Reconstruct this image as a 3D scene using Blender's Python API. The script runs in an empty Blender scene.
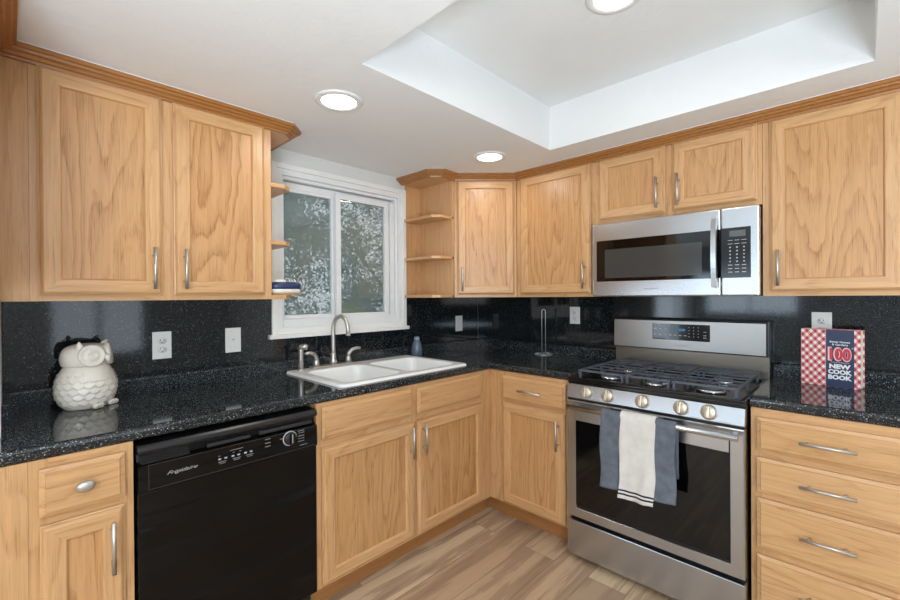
import bpy, bmesh, math, random
from mathutils import Vector, Matrix
random.seed(7)
S = bpy.context.scene
COL = S.collection
R = math.radians

# ------------------------------------------------------------------ camera
cam_d = bpy.data.cameras.new('camera')
cam = bpy.data.objects.new('camera', cam_d); COL.objects.link(cam)
yaw, pitch, roll = R(44.05), R(-0.234), R(0.38)
F = Vector((math.cos(yaw)*math.cos(pitch), math.sin(yaw)*math.cos(pitch), math.sin(pitch)))
Rt = Vector((math.sin(yaw), -math.cos(yaw), 0)); Up = Rt.cross(F)
R2 = Rt*math.cos(roll) - Up*math.sin(roll); U2 = Rt*math.sin(roll) + Up*math.cos(roll)
cam.matrix_world = Matrix(((R2.x, U2.x, -F.x, -2.647), (R2.y, U2.y, -F.y, -2.248), (R2.z, U2.z, -F.z, 1.325), (0, 0, 0, 1)))
cam_d.sensor_fit = 'HORIZONTAL'; cam_d.sensor_width = 36; cam_d.lens = 426.67/900*36
cam_d.shift_y = -1.8/900; cam_d.clip_start = 0.02
S.camera = cam

# ------------------------------------------------------------------ world, daylight and added fill lights
W = bpy.data.worlds.new('sky'); S.world = W; W.use_nodes = True
W.node_tree.nodes['Background'].inputs['Color'].default_value = (0.90, 0.95, 1.0, 1)
W.node_tree.nodes['Background'].inputs['Strength'].default_value = 2.5

def area_light(name, loc, rot, sx, sy, power, col):
    l = bpy.data.lights.new(name, 'AREA'); l.shape = 'RECTANGLE'; l.size = sx; l.size_y = sy
    l.energy = power; l.color = col
    o = bpy.data.objects.new(name, l); COL.objects.link(o); o.location = loc; o.rotation_euler = rot
    return o
DAY = (0.88, 0.94, 1.0)
area_light('rear_window_daylight', (-1.75, -5.55, 0.95), (R(90), 0, 0), 1.0, 0.85, 2.2, (0.50, 0.74, 1.0))
area_light('glass_door_daylight', (-4.35, -0.05, 1.05), (R(-90), 0, 0), 2.0, 1.85, 40, (0.62, 0.81, 1.0))
area_light('dining_window_daylight', (-6.15, -0.85, 1.35), (0, R(-90), 0), 0.7, 1.3, 10, (0.58, 0.79, 1.0))
area_light('added_front_fill', (-4.6, -4.3, 1.65), Vector((4.0, 3.7, -0.45)).to_track_quat('-Z', 'Y').to_euler(), 1.0, 1.0, 47, (0.97, 0.98, 1.0))  # added unseen soft light, brightens cabinet fronts and floor
area_light('added_ceiling_fill', (-3.3, -3.1, 0.80), (R(180), 0, 0), 1.0, 1.0, 142, (0.69, 0.85, 1.0))  # added unseen upward light, brightens the ceiling

S.view_settings.view_transform = 'Standard'; S.view_settings.look = 'None'
S.view_settings.gamma = 1; S.view_settings.use_curve_mapping = False
S.view_settings.exposure = 0.06

# ------------------------------------------------------------------ materials
def lin(c):
    return c/12.92 if c <= 0.04045 else ((c+0.055)/1.055)**2.4
def hx(h, a=1):
    h = h.lstrip('#'); return tuple(lin(int(h[i:i+2], 16)/255) for i in (0, 2, 4)) + (a,)

class NT:
    def __init__(s, name):
        s.m = bpy.data.materials.new(name); s.m.use_nodes = True
        s.t = s.m.node_tree; s.b = s.t.nodes['Principled BSDF']; s.out = s.t.nodes['Material Output']
    def n(s, typ, **kw):
        x = s.t.nodes.new(typ)
        for k, v in kw.items(): setattr(x, k, v)
        return x
    def l(s, a, b): s.t.links.new(a, b)
    def set(s, sock, v):
        if hasattr(v, 'is_linked') or hasattr(v, 'links'): s.l(v, sock)
        else: sock.default_value = v
    def math(s, op, a, b=None, c=None, clamp=False):
        x = s.n('ShaderNodeMath', operation=op); x.use_clamp = clamp
        for i, v in enumerate((a, b, c)):
            if v is not None: s.set(x.inputs[i], v)
        return x.outputs[0]
    def mix(s, f, a, b):
        x = s.n('ShaderNodeMix', data_type='RGBA'); s.set(x.inputs[0], f); s.set(x.inputs[6], a); s.set(x.inputs[7], b)
        return x.outputs[2]
    def coords(s, scale=(1, 1, 1), rnd=0.0):
        tc = s.n('ShaderNodeTexCoord'); v = tc.outputs['Object']
        if rnd:
            oi = s.n('ShaderNodeObjectInfo'); k = s.math('MULTIPLY', oi.outputs['Random'], rnd)
            ad = s.n('ShaderNodeVectorMath', operation='ADD'); s.l(v, ad.inputs[0])
            cb = s.n('ShaderNodeCombineXYZ'); [s.l(k, cb.inputs[i]) for i in range(3)]
            s.l(cb.outputs[0], ad.inputs[1]); v = ad.outputs[0]
        return s.scale(v, scale)
    def scale(s, v, sc):
        mp = s.n('ShaderNodeMapping'); mp.inputs['Scale'].default_value = sc; s.l(v, mp.inputs['Vector']); return mp.outputs[0]
    def noise(s, v, scale=1, detail=2, rough=0.5, dist=0):
        x = s.n('ShaderNodeTexNoise'); x.inputs['Scale'].default_value = scale; x.inputs['Detail'].default_value = detail
        x.inputs['Roughness'].default_value = rough; x.inputs['Distortion'].default_value = dist
        s.l(v, x.inputs['Vector']); return x.outputs[0]
    def ramp(s, f, pts):
        x = s.n('ShaderNodeValToRGB'); e = x.color_ramp.elements
        while len(e) < len(pts): e.new(0.5)
        for i, (p, c) in enumerate(pts):
            e[i].position = p; e[i].color = c if isinstance(c, tuple) else (c, c, c, 1)
        s.l(f, x.inputs[0]); return x.outputs[0]
    def bump(s, h, strength=0.1, dist=0.01):
        x = s.n('ShaderNodeBump'); x.inputs['Strength'].default_value = strength; x.inputs['Distance'].default_value = dist
        s.l(h, x.inputs['Height']); s.l(x.outputs[0], s.b.inputs['Normal'])
    def base(s, c): s.set(s.b.inputs['Base Color'], c)
    def p(s, **kw):
        for k, v in kw.items(): s.set(s.b.inputs[k.replace('_', ' ')], v)
        return s.m

def plain(name, col, rough=0.5, metal=0.0, var=0.04, **kw):
    t = NT(name); c = hx(col) if isinstance(col, str) else col
    v = t.coords((1, 1, 1), 11.0); n = t.noise(v, 30, 3)
    d = tuple(x*(1-var*2) for x in c[:3]) + (1,); b = tuple(min(1, x*(1+var)) for x in c[:3]) + (1,)
    t.base(t.ramp(n, [(0.3, d), (0.7, b)])); t.p(Roughness=rough, Metallic=metal, **kw)
    return t.m

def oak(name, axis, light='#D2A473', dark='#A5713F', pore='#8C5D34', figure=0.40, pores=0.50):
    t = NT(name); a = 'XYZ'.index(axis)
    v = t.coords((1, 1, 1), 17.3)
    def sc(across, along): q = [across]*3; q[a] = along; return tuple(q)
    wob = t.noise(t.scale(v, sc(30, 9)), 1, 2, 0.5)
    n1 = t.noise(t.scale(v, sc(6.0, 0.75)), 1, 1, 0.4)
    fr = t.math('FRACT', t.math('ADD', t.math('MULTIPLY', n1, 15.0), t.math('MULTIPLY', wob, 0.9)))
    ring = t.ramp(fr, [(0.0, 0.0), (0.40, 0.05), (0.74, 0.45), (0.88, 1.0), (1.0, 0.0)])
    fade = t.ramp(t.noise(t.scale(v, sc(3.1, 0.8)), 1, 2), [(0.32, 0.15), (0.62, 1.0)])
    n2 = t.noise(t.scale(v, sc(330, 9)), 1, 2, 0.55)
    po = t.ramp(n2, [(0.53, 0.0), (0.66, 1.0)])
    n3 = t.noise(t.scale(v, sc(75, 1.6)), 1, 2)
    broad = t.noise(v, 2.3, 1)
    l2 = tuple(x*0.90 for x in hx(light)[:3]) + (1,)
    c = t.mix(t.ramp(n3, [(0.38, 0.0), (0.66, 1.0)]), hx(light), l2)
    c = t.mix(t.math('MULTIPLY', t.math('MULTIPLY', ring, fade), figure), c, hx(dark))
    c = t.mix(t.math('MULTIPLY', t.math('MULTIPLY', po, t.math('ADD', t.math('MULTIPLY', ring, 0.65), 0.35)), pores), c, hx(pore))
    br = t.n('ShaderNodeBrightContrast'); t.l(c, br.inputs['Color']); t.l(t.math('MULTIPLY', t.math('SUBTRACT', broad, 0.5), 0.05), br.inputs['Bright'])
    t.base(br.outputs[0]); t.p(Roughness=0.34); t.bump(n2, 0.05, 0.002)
    return t.m

def granite(name, rough=0.1, density=0.16, bright='#9AA3A8'):
    t = NT(name); v = t.coords()
    def specks(scale, dens, size):
        x = t.n('ShaderNodeTexVoronoi', feature='F1'); x.inputs['Scale'].default_value = scale; t.l(v, x.inputs['Vector'])
        sp = t.n('ShaderNodeSeparateColor'); t.l(x.outputs['Color'], sp.inputs[0])
        pick = t.math('LESS_THAN', sp.outputs[0], dens)
        rad = t.math('LESS_THAN', x.outputs['Distance'], t.math('MULTIPLY', sp.outputs[1], size))
        return t.math('MULTIPLY', pick, rad), sp.outputs[2]
    a, ca = specks(300, density, 0.62); b, cb = specks(520, density*1.6, 0.6)
    big = t.noise(v, 90, 3)
    c = t.ramp(big, [(0.35, hx('#08090B')), (0.62, hx('#111417')), (0.8, hx('#1C2023'))])
    c = t.mix(t.math('MULTIPLY', b, 0.45), c, hx('#6A767C'))
    c = t.mix(t.math('MULTIPLY', a, t.math('ADD', t.math('MULTIPLY', t.math('POWER', ca, 1.8), 0.85), 0.15)), c, hx(bright))
    t.base(c); t.p(Roughness=rough, IOR=1.5)
    t.bump(big, 0.02, 0.002)
    return t.m

def steel(name, axis='X', col='#BEC1C4', rough=0.26):
    t = NT(name); a = 'XYZ'.index(axis); q = [700.0]*3; q[a] = 6.0
    n = t.noise(t.coords(tuple(q), 5.0), 1, 2, 0.5)
    c = hx(col); t.base(t.ramp(n, [(0.3, tuple(x*0.97 for x in c[:3])+(1,)), (0.7, c)]))
    t.p(Metallic=1.0, Roughness=t.math('ADD', t.math('MULTIPLY', n, 0.04), rough-0.02))
    return t.m

def paint(name, col, tex=0.25):
    t = NT(name); v = t.coords(); n = t.noise(v, 26, 4, 0.6); n2 = t.noise(v, 5, 2)
    c = hx(col); t.base(t.ramp(n2, [(0.2, tuple(x*0.97 for x in c[:3])+(1,)), (0.8, c)]))
    t.p(Roughness=0.85); t.bump(t.ramp(n, [(0.45, 0.0), (0.62, 1.0)]), tex, 0.004); return t.m

def glow(name, col, strength):
    t = NT(name); t.base(hx(col)); t.p(Emission_Color=hx(col), Emission_Strength=strength); return t.m

def wavy_black(name):
    t = NT(name); v = t.coords((1.6, 1, 11)); n = t.noise(v, 1, 1, 0.4, 0.3)
    t.base(hx('#0B0A0A')); t.p(Roughness=0.16, Specular_IOR_Level=0.22); t.bump(n, 0.55, 0.05); return t.m

def floor_mat():
    t = NT('vinyl_plank'); tc = t.n('ShaderNodeTexCoord'); v = tc.outputs['Object']
    mp = t.n('ShaderNodeMapping'); mp.inputs['Location'].default_value = (0.31, 0.055, 0); t.l(v, mp.inputs['Vector']); v = mp.outputs[0]
    b = t.n('ShaderNodeTexBrick'); b.offset = 0.37; b.inputs['Scale'].default_value = 1; b.inputs['Brick Width'].default_value = 1.22
    b.inputs['Row Height'].default_value = 0.18; b.inputs['Mortar Size'].default_value = 0.0012; b.inputs['Mortar Smooth'].default_value = 0.3
    b.inputs['Color1'].default_value = (0, 0, 0, 1); b.inputs['Color2'].default_value = (1, 1, 1, 1); b.inputs['Bias'].default_value = 0
    t.l(v, b.inputs['Vector'])
    sp = t.n('ShaderNodeSeparateColor'); t.l(b.outputs['Color'], sp.inputs[0]); rnd = sp.outputs[0]
    cb = t.n('ShaderNodeCombineXYZ'); t.l(t.math('MULTIPLY', rnd, 23.0), cb.inputs[0]); t.l(t.math('MULTIPLY', rnd, 9.0), cb.inputs[1])
    ad = t.n('ShaderNodeVectorMath', operation='ADD'); t.l(v, ad.inputs[0]); t.l(cb.outputs[0], ad.inputs[1]); w = ad.outputs[0]
    g1 = t.noise(t.scale(w, (0.9, 11, 1)), 1, 5, 0.65, 0.5); g2 = t.noise(t.scale(w, (4, 150, 1)), 1, 3, 0.6)
    fr = t.ramp(t.math('FRACT', t.math('MULTIPLY', g1, 6.0)), [(0, 0.0), (0.7, 0.6), (0.92, 1.0), (1, 0.0)])
    c = t.ramp(rnd, [(0.0, hx('#AB8E74')), (0.30, hx('#DDC09A')), (0.65, hx('#C6A786')), (1.0, hx('#E8CDA8'))])
    c = t.mix(t.ramp(g1, [(0.38, 0.95), (0.58, 0.0)]), c, hx('#947862'))
    c = t.mix(t.math('MULTIPLY', fr, 0.36), c, hx('#866A54'))
    c = t.mix(t.math('MULTIPLY', g2, 0.30), c, hx('#9A806A'))
    c = t.mix(b.outputs['Fac'], c, hx('#5E4A3A'))
    t.base(c); t.p(Roughness=0.42); t.bump(g2, 0.05, 0.002); return t.m

def gingham_mat():
    t = NT('gingham_cloth_print'); tc = t.n('ShaderNodeTexCoord'); sp = t.n('ShaderNodeSeparateXYZ'); t.l(tc.outputs['Object'], sp.inputs[0])
    k = 1/0.029
    def stripe(sgn):
        s = t.math('ADD', t.math('MULTIPLY', sp.outputs[0], k), t.math('MULTIPLY', sp.outputs[2], k*0.85*sgn))
        return t.math('GREATER_THAN', t.math('FRACT', t.math('ADD', s, 50.0)), 0.5)
    n = t.math('ADD', stripe(1), stripe(-1))
    c = t.ramp(t.math('MULTIPLY', n, 0.5), [(0.0, hx('#F3E6DD')), (0.5, hx('#D98F8E')), (1.0, hx('#B5202C'))])
    t.base(c); t.p(Roughness=0.35); return t.m

def glass_mat():
    t = NT('window_glass'); t.t.nodes.remove(t.b)
    tr = t.n('ShaderNodeBsdfTransparent'); tr.inputs[0].default_value = (0.93, 0.96, 0.95, 1)
    gl = t.n('ShaderNodeBsdfGlossy'); gl.inputs['Roughness'].default_value = 0.02
    fr = t.n('ShaderNodeFresnel'); fr.inputs[0].default_value = 1.45
    mx = t.n('ShaderNodeMixShader'); t.l(fr.outputs[0], mx.inputs[0]); t.l(tr.outputs[0], mx.inputs[1]); t.l(gl.outputs[0], mx.inputs[2])
    t.l(mx.outputs[0], t.out.inputs[0]); return t.m
def screen_mat():
    t = NT('insect_screen_mesh')
    tr = t.n('ShaderNodeBsdfTransparent'); df = t.n('ShaderNodeBsdfDiffuse'); df.inputs[0].default_value = hx('#9A9FA0')
    mx = t.n('ShaderNodeMixShader'); mx.inputs[0].default_value = 0.58; t.l(tr.outputs[0], mx.inputs[1]); t.l(df.outputs[0], mx.inputs[2])
    t.t.nodes.remove(t.b); t.l(mx.outputs[0], t.out.inputs[0]); return t.m
def leaf_mat(name, a, b):
    t = NT(name); v = t.coords(); n = t.noise(v, 9, 2)
    t.base(t.ramp(n, [(0.3, hx(a)), (0.7, hx(b))])); t.p(Roughness=0.5); return t.m

OV, OH = oak('oak_vertical_grain', 'Z'), oak('oak_horizontal_grain', 'X')
OP = oak('oak_panel_grain', 'Z', '#CC9B69', '#A06C3A', '#85572F', 0.72, 0.75)
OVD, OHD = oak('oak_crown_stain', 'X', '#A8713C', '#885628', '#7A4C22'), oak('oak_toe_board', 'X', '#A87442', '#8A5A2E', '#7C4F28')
GR, GRW = granite('black_speckled_granite', 0.07, 0.42, '#B0B8BA'), granite('black_granite_wall_panel', 0.06, 0.20, '#7C8286')
ST, STV = steel('brushed_steel', 'X'), steel('brushed_steel_upright', 'Z')
STM = steel('brushed_steel_toned_down', 'X', '#A29F9B', 0.30)  # darker steel copy: dimmer reflections are put into the backguard colour
STD = steel('brushed_steel_brownish', 'X', '#8D8378', 0.3)  # browner, darker steel for the back riser
NK = plain('satin_nickel', '#C4C0BA', 0.36, 0.85, 0.0); CH = plain('polished_chrome', '#D5D5D5', 0.14, 0.95, 0.0); WIRE = plain('pale_wire', '#C3CACC', 0.3, 0.6, 0.0)
KN = plain('champagne_metal', '#CBC0AD', 0.36, 0.8, 0.0)
BLK = plain('black_plastic', '#0C0C0D', 0.35); BLG = plain('black_gloss_enamel', '#0A0B0D', 0.14, 0, 0.02)
BLD = wavy_black('black_appliance_door'); IRON = plain('cast_iron', '#50565F', 0.42, 0.0, 0.1)
GLB = plain('black_oven_glass', '#060607', 0.05, 0, 0.0); GLG = plain('grey_microwave_glass', '#3E3E3D', 0.12, 0, 0.02)
GREYM = plain('grey_marking', '#B9B9B9', 0.5); WHTM = plain('white_marking', '#EDEDED', 0.5); DGREY = plain('dark_grey_plastic', '#2A2A2D', 0.4)
WPL = plain('white_plastic', '#E6E5E0', 0.4, 0, 0.01); WVIN = plain('white_vinyl', '#E3E4E4', 0.45, 0, 0.01); WTRIM = plain('white_trim_paint', '#E9E8E4', 0.5, 0, 0.01)
ENAM = plain('white_enamel', '#EEEEEC', 0.12, 0, 0.005); CER = plain('cream_glazed_ceramic', '#E4DDD0', 0.22, 0, 0.04)
WALL = paint('wall_paint', '#D9D9D5', 0.08); WALLD = paint('taupe_wall_paint', '#B9B9B8', 0.08); CEIL = paint('ceiling_paint', '#ECECEA', 0.10); FLOOR = floor_mat()
TGREY, TWHT = plain('grey_terry_cloth', '#646A74', 0.95, 0, 0.12), plain('white_cotton_cloth', '#D6D2CB', 0.9, 0, 0.04)
TBLK = plain('black_stripe', '#22242A', 0.9)
GING, NAVY, PAGES, RED = gingham_mat(), plain('navy_print', '#15264C', 0.35), plain('cream_paper', '#E6DCCB', 0.8), plain('red_print', '#CF3440', 0.4)
PINK = plain('pink_print', '#F0C9C4', 0.4)
BOT = plain('blue_grey_glass', '#5E707D', 0.15, 0, 0.03); GLASS, SCREEN = glass_mat(), screen_mat()
LENS = glow('lamp_lens', '#FFFaf2', 6.0); BLUE = glow('blue_digits', '#2F8FD8', 1.2)
ORN_N, ORN_W, ORN_T, ORN_G = plain('navy_glaze', '#27335C', 0.3), plain('white_glaze', '#DCD9D2', 0.3), plain('tan_glaze', '#B08B58', 0.4), plain('grey_green_glaze', '#7E857C', 0.4)
LEAF, LEAF2, LEAFY, BARK = leaf_mat('leaf_green', '#3A4A36', '#6E8060'), leaf_mat('leaf_grey_green', '#4A584A', '#8A9884'), leaf_mat('leaf_yellow_green', '#6B7A3A', '#BFB868'), plain('bark', '#5A4E42', 0.9, 0, 0.2)
GRASS = plain('yard_ground', '#7A7A60', 0.95, 0, 0.2)

# ------------------------------------------------------------------ mesh helpers
class MB:
    def __init__(s): s.bm = bmesh.new()
    def box(s, x0, x1, y0, y1, z0, z1, mi=0, bev=0.0):
        x0, x1 = min(x0, x1), max(x0, x1); y0, y1 = min(y0, y1), max(y0, y1); z0, z1 = min(z0, z1), max(z0, z1)
        tmp = bmesh.new()
        v = [tmp.verts.new(p) for p in ((x0,y0,z0),(x1,y0,z0),(x1,y1,z0),(x0,y1,z0),(x0,y0,z1),(x1,y0,z1),(x1,y1,z1),(x0,y1,z1))]
        for f in ((0,3,2,1),(4,5,6,7),(0,1,5,4),(1,2,6,5),(2,3,7,6),(3,0,4,7)): tmp.faces.new([v[i] for i in f])
        if bev > 0: bmesh.ops.bevel(tmp, geom=list(tmp.edges), offset=bev, segments=2, profile=0.6, affect='EDGES')
        return s.add(tmp, mi)
    def add(s, tmp, mi=0, mat=None):
        vm = {}
        for v in tmp.verts: vm[v] = s.bm.verts.new(mat @ v.co if mat else v.co)
        for f in tmp.faces:
            try: nf = s.bm.faces.new([vm[v] for v in f.verts]); nf.material_index = mi; nf.smooth = f.smooth
            except ValueError: pass
        tmp.free(); return s
    def prism(s, pts, axis, a, b, mi=0, bev=0.0):
        # pts: 2D outline in the two other axes (in xyz order), extruded along axis from a to b
        def P(p, t):
            q = list(p); q.insert('xyz'.index(axis), t); return q
        tmp = bmesh.new(); n = len(pts)
        A = [tmp.verts.new(P(p, a)) for p in pts]; B = [tmp.verts.new(P(p, b)) for p in pts]
        tmp.faces.new(A[::-1]); tmp.faces.new(B)
        for i in range(n): tmp.faces.new((A[i], A[(i+1) % n], B[(i+1) % n], B[i]))
        bmesh.ops.recalc_face_normals(tmp, faces=tmp.faces)
        if bev > 0: bmesh.ops.bevel(tmp, geom=list(tmp.edges), offset=bev, segments=2, profile=0.6, affect='EDGES')
        return s.add(tmp, mi)
    def tube(s, pts, r, mi=0, seg=12, caps=True):
        pts = [Vector(p) for p in pts]; n = len(pts); rr = r if isinstance(r, (list, tuple)) else [r]*n
        rings = []; prev = None
        for i, p in enumerate(pts):
            t = (pts[min(i+1, n-1)] - pts[max(i-1, 0)]).normalized()
            if prev is None:
                a = Vector((0, 0, 1)) if abs(t.z) < 0.9 else Vector((1, 0, 0)); u = t.cross(a).normalized()
            else: u = (prev - t*prev.dot(t)).normalized()
            prev = u; w = t.cross(u)
            rings.append([s.bm.verts.new(p + (u*math.cos(2*math.pi*k/seg) + w*math.sin(2*math.pi*k/seg))*rr[i]) for k in range(seg)])
        for i in range(n-1):
            for k in range(seg):
                f = s.bm.faces.new((rings[i][k], rings[i][(k+1) % seg], rings[i+1][(k+1) % seg], rings[i+1][k])); f.material_index = mi; f.smooth = True
        if caps:
            for q in (rings[0][::-1], rings[-1]): f = s.bm.faces.new(q); f.material_index = mi
        return s
    def lathe(s, prof, c=(0, 0, 0), axis='z', mi=0, seg=32, sx=1, sy=1, cap=True):
        rings = []
        for r, h in prof:
            ring = []
            for k in range(seg):
                a = 2*math.pi*k/seg; x, y = r*math.cos(a)*sx, r*math.sin(a)*sy
                q = (x, y, h) if axis == 'z' else ((x, -h, y) if axis == 'y' else (h, x, y))
                ring.append(s.bm.verts.new(Vector(c) + Vector(q)))
            rings.append(ring)
        for i in range(len(rings)-1):
            for k in range(seg):
                f = s.bm.faces.new((rings[i][k], rings[i][(k+1) % seg], rings[i+1][(k+1) % seg], rings[i+1][k])); f.material_index = mi; f.smooth = True
        for q, rv in ((rings[0], True), (rings[-1], False)) if cap else ():
            if (q[0].co - q[seg//2].co).length > 1e-5:
                f = s.bm.faces.new(q[::-1] if rv else q); f.material_index = mi
        return s
    def quad(s, pts, mi=0):
        f = s.bm.faces.new([s.bm.verts.new(p) for p in pts]); f.material_index = mi; return f
    def rings(s, x0, x1, z0, z1, prof, miv=0, mih=0, cap=True, micap=0):
        # nested rectangles in the local xz plane facing -y; prof = [(inset, y)...]
        rs = [[s.bm.verts.new(p) for p in ((x0+o, y, z0+o), (x1-o, y, z0+o), (x1-o, y, z1-o), (x0+o, y, z1-o))] for o, y in prof]
        for a, b in zip(rs, rs[1:]):
            for k in range(4):
                f = s.bm.faces.new((a[k], a[(k+1) % 4], b[(k+1) % 4], b[k])); f.material_index = mih if k % 2 == 0 else miv
        f = s.bm.faces.new(rs[0][::-1]); f.material_index = mih
        if cap: f = s.bm.faces.new(rs[-1]); f.material_index = micap
        return s
    def build(s, name, mats, parent=None, loc=(0, 0, 0), rot=(0, 0, 0), recalc=True, smooth=None):
        if recalc: bmesh.ops.recalc_face_normals(s.bm, faces=s.bm.faces)
        me = bpy.data.meshes.new(name); s.bm.to_mesh(me); s.bm.free()
        for m in (mats if isinstance(mats, (list, tuple)) else [mats]): me.materials.append(m)
        if smooth is not None:
            for p in me.polygons: p.use_smooth = smooth
        o = bpy.data.objects.new(name, me); COL.objects.link(o); o.location = loc; o.rotation_euler = rot
        if parent: o.parent = parent
        return o

def tag(o, label=None, cat=None, group=None, kind=None):
    if label: o['label'] = label
    if cat: o['category'] = cat
    if group: o['group'] = group
    if kind: o['kind'] = kind
    return o
def thing(name, label, cat, loc=(0, 0, 0), rz=0, group=None):
    o = bpy.data.objects.new(name, None); o.empty_display_size = 0.05; COL.objects.link(o)
    o.location = loc; o.rotation_euler = (0, 0, rz); return tag(o, label, cat, group)
def struct(o): o['kind'] = 'structure'; return o

def text(name, body, width, mat, parent, loc, rot=(R(90), 0, 0), shear=0.0, height=None, ext=0.0002, bold=0.0, space=1.0):
    cu = bpy.data.curves.new(name, 'FONT'); cu.body = body; cu.size = 1; cu.shear = shear; cu.extrude = 0; cu.offset = bold
    cu.align_x = 'CENTER'; cu.align_y = 'CENTER'; cu.space_character = space; cu.resolution_u = 3
    o = bpy.data.objects.new(name, cu); COL.objects.link(o)
    dg = bpy.context.evaluated_depsgraph_get(); me = bpy.data.meshes.new_from_object(o.evaluated_get(dg))
    bpy.data.objects.remove(o); bpy.data.curves.remove(cu)
    xs = [v.co.x for v in me.vertices]; ys = [v.co.y for v in me.vertices]
    k = width/(max(xs)-min(xs)); ky = k if height is None else height/(max(ys)-min(ys))
    cx, cy = (max(xs)+min(xs))/2, (max(ys)+min(ys))/2
    for v in me.vertices: v.co = ((v.co.x-cx)*k, (v.co.y-cy)*ky, 0)
    me.name = name; me.materials.clear(); me.materials.append(mat)
    q = bpy.data.objects.new(name, me); COL.objects.link(q); q.parent = parent; q.location = loc; q.rotation_euler = rot
    return q

def sweep(mb, prof, path, mi=0):
    # prof: closed list of (outward offset, z); path: xy points, room on the right-hand side of travel
    n = len(path); P = [Vector((p[0], p[1])) for p in path]; rings = []
    for i in range(n):
        ns = []
        for j in (i-1, i):
            if 0 <= j < n-1:
                d = (P[j+1]-P[j]).normalized(); ns.append(Vector((d.y, -d.x)))
        m = ns[0] if len(ns) == 1 else (ns[0]+ns[1])/(1+ns[0].dot(ns[1]))
        rings.append([mb.bm.verts.new((P[i].x+m.x*o, P[i].y+m.y*o, z)) for o, z in prof])
    k = len(prof)
    for a, b in zip(rings, rings[1:]):
        for j in range(k):
            f = mb.bm.faces.new((a[j], a[(j+1) % k], b[(j+1) % k], b[j])); f.material_index = mi
    mb.bm.faces.new(rings[0][::-1]).material_index = mi; mb.bm.faces.new(rings[-1]).material_index = mi

# ------------------------------------------------------------------ setting
CZ, TZ = 2.125, 2.36            # low ceiling and tray height
X0, Y0 = -6.2, -5.6             # far walls behind the camera
ZC = 0.922                      # worktop height
m = MB(); m.box(X0-0.15, 0.15, Y0-0.15, 0.15, -0.06, 0); struct(m.build('floor', FLOOR))
tx0, tx1, ty0, ty1 = -1.80, -0.575, -2.28, -1.015
m = MB()
for a in ((X0, tx0, Y0, 0), (tx1, 0, Y0, 0), (tx0, tx1, Y0, ty0), (tx0, tx1, ty1, 0)): m.box(a[0], a[1], a[2], a[3], CZ, CZ+0.03)
for a in ((tx0-.03, tx0, ty0-.03, ty1+.03), (tx1, tx1+.03, ty0-.03, ty1+.03), (tx0, tx1, ty0-.03, ty0), (tx0, tx1, ty1, ty1+.03)): m.box(a[0], a[1], a[2], a[3], CZ+0.03, TZ+0.03)
m.box(tx0, tx1, ty0, ty1, TZ, TZ+0.03)
struct(m.build('ceiling', CEIL))
WX0, WX1, WZ0, WZ1 = -1.655, -0.79, 1.13, 2.02   # window hole
m = MB()
m.box(X0, -5.4, 0, 0.12, 0, CZ+.03); m.box(-3.3, WX0, 0, 0.12, 0, CZ+.03); m.box(-5.4, -3.3, 0, .12, 2.02, CZ+.03); m.box(WX1, 0.12, 0, 0.12, 0, CZ+.03); m.box(WX0, WX1, 0, 0.12, 0, WZ0); m.box(WX0, WX1, 0, 0.12, WZ1, CZ+.03)
struct(m.build('wall_back', WALL))
m = MB(); m.box(0, 0.12, Y0, 0, 0, CZ+.03); struct(m.build('wall_right', WALL))
m = MB(); m.box(X0, -2.3, Y0-.12, Y0, 0, CZ+.03); m.box(-1.2, 0, Y0-.12, Y0, 0, CZ+.03); m.box(-2.3, -1.2, Y0-.12, Y0, 1.45, CZ+.03); m.box(-2.3, -1.2, Y0-.12, Y0, 0, .5); struct(m.build('wall_front', WALLD))
m = MB(); m.box(X0-.12, X0, Y0, -1.5, 0, CZ+.03); m.box(X0-.12, X0, -.2, 0, 0, CZ+.03); m.box(X0-.12, X0, -1.5, -.2, 0, 1.0); m.box(X0-.12, X0, -1.5, -.2, 1.7, CZ+.03); struct(m.build('wall_left', WALLD))
m = MB(); m.box(-2.79, -2.667, -0.45, -0.001, ZC+.0005, 1.316); struct(m.build('wall_return', WTRIM))

# window over the sink
win = bpy.data.objects.new('window_1', None); COL.objects.link(win); struct(win)
def frame_box(mb, x0, x1, z0, z1, w, y0, y1, mi=0, wb=None, bev=0.003):
    wb = w if wb is None else wb
    mb.box(x0, x0+w, y0, y1, z0, z1, mi, bev); mb.box(x1-w, x1, y0, y1, z0, z1, mi, bev)
    mb.box(x0+w, x1-w, y0, y1, z1-w, z1, mi, bev); mb.box(x0+w, x1-w, y0, y1, z0, z0+wb, mi, bev)
m = MB(); frame_box(m, -1.685, -0.765, 1.128, 2.048, 0.030, -0.018, -0.0005); m.build('casing', WTRIM, win)
m = MB(); frame_box(m, -1.654, -0.791, 1.131, 2.019, 0.032, -0.008, 0.10); frame_box(m, -1.6235, -0.8215, 1.1615, 1.9885, 0.018, 0.012, 0.10, 0, 0.045); m.box(-.882, -.845, .012, .10, 1.2, 1.95, 0, .002); m.box(-1.61, -.845, .042, .10, 1.93, 1.965, 0, .002); m.build('window_frame', WVIN, win)
m = MB(); m.box(-1.705, -0.755, -0.036, -0.0005, 1.106, 1.129, 0, 0.004); m.build('sill', WTRIM, win)
def sash(x0, x1, y0, y1):
    m = MB(); frame_box(m, x0, x1, 1.195, 1.948, 0.032, y0, y1); s = m.build('sash', WVIN, win)
    m = MB(); m.box(x0+.03, x1-.03, (y0+y1)/2-.002, (y0+y1)/2+.002, 1.225, 1.92); m.build('glass_pane', GLASS, s)
    return s
sash(-1.640, -1.262, 0.046, 0.072); sash(-1.283, -0.890, 0.014, 0.040)
m = MB(); m.box(-1.64, -0.84, 0.090, 0.0905, 1.19, 1.95); m.build('insect_screen', SCREEN, win)

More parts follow.
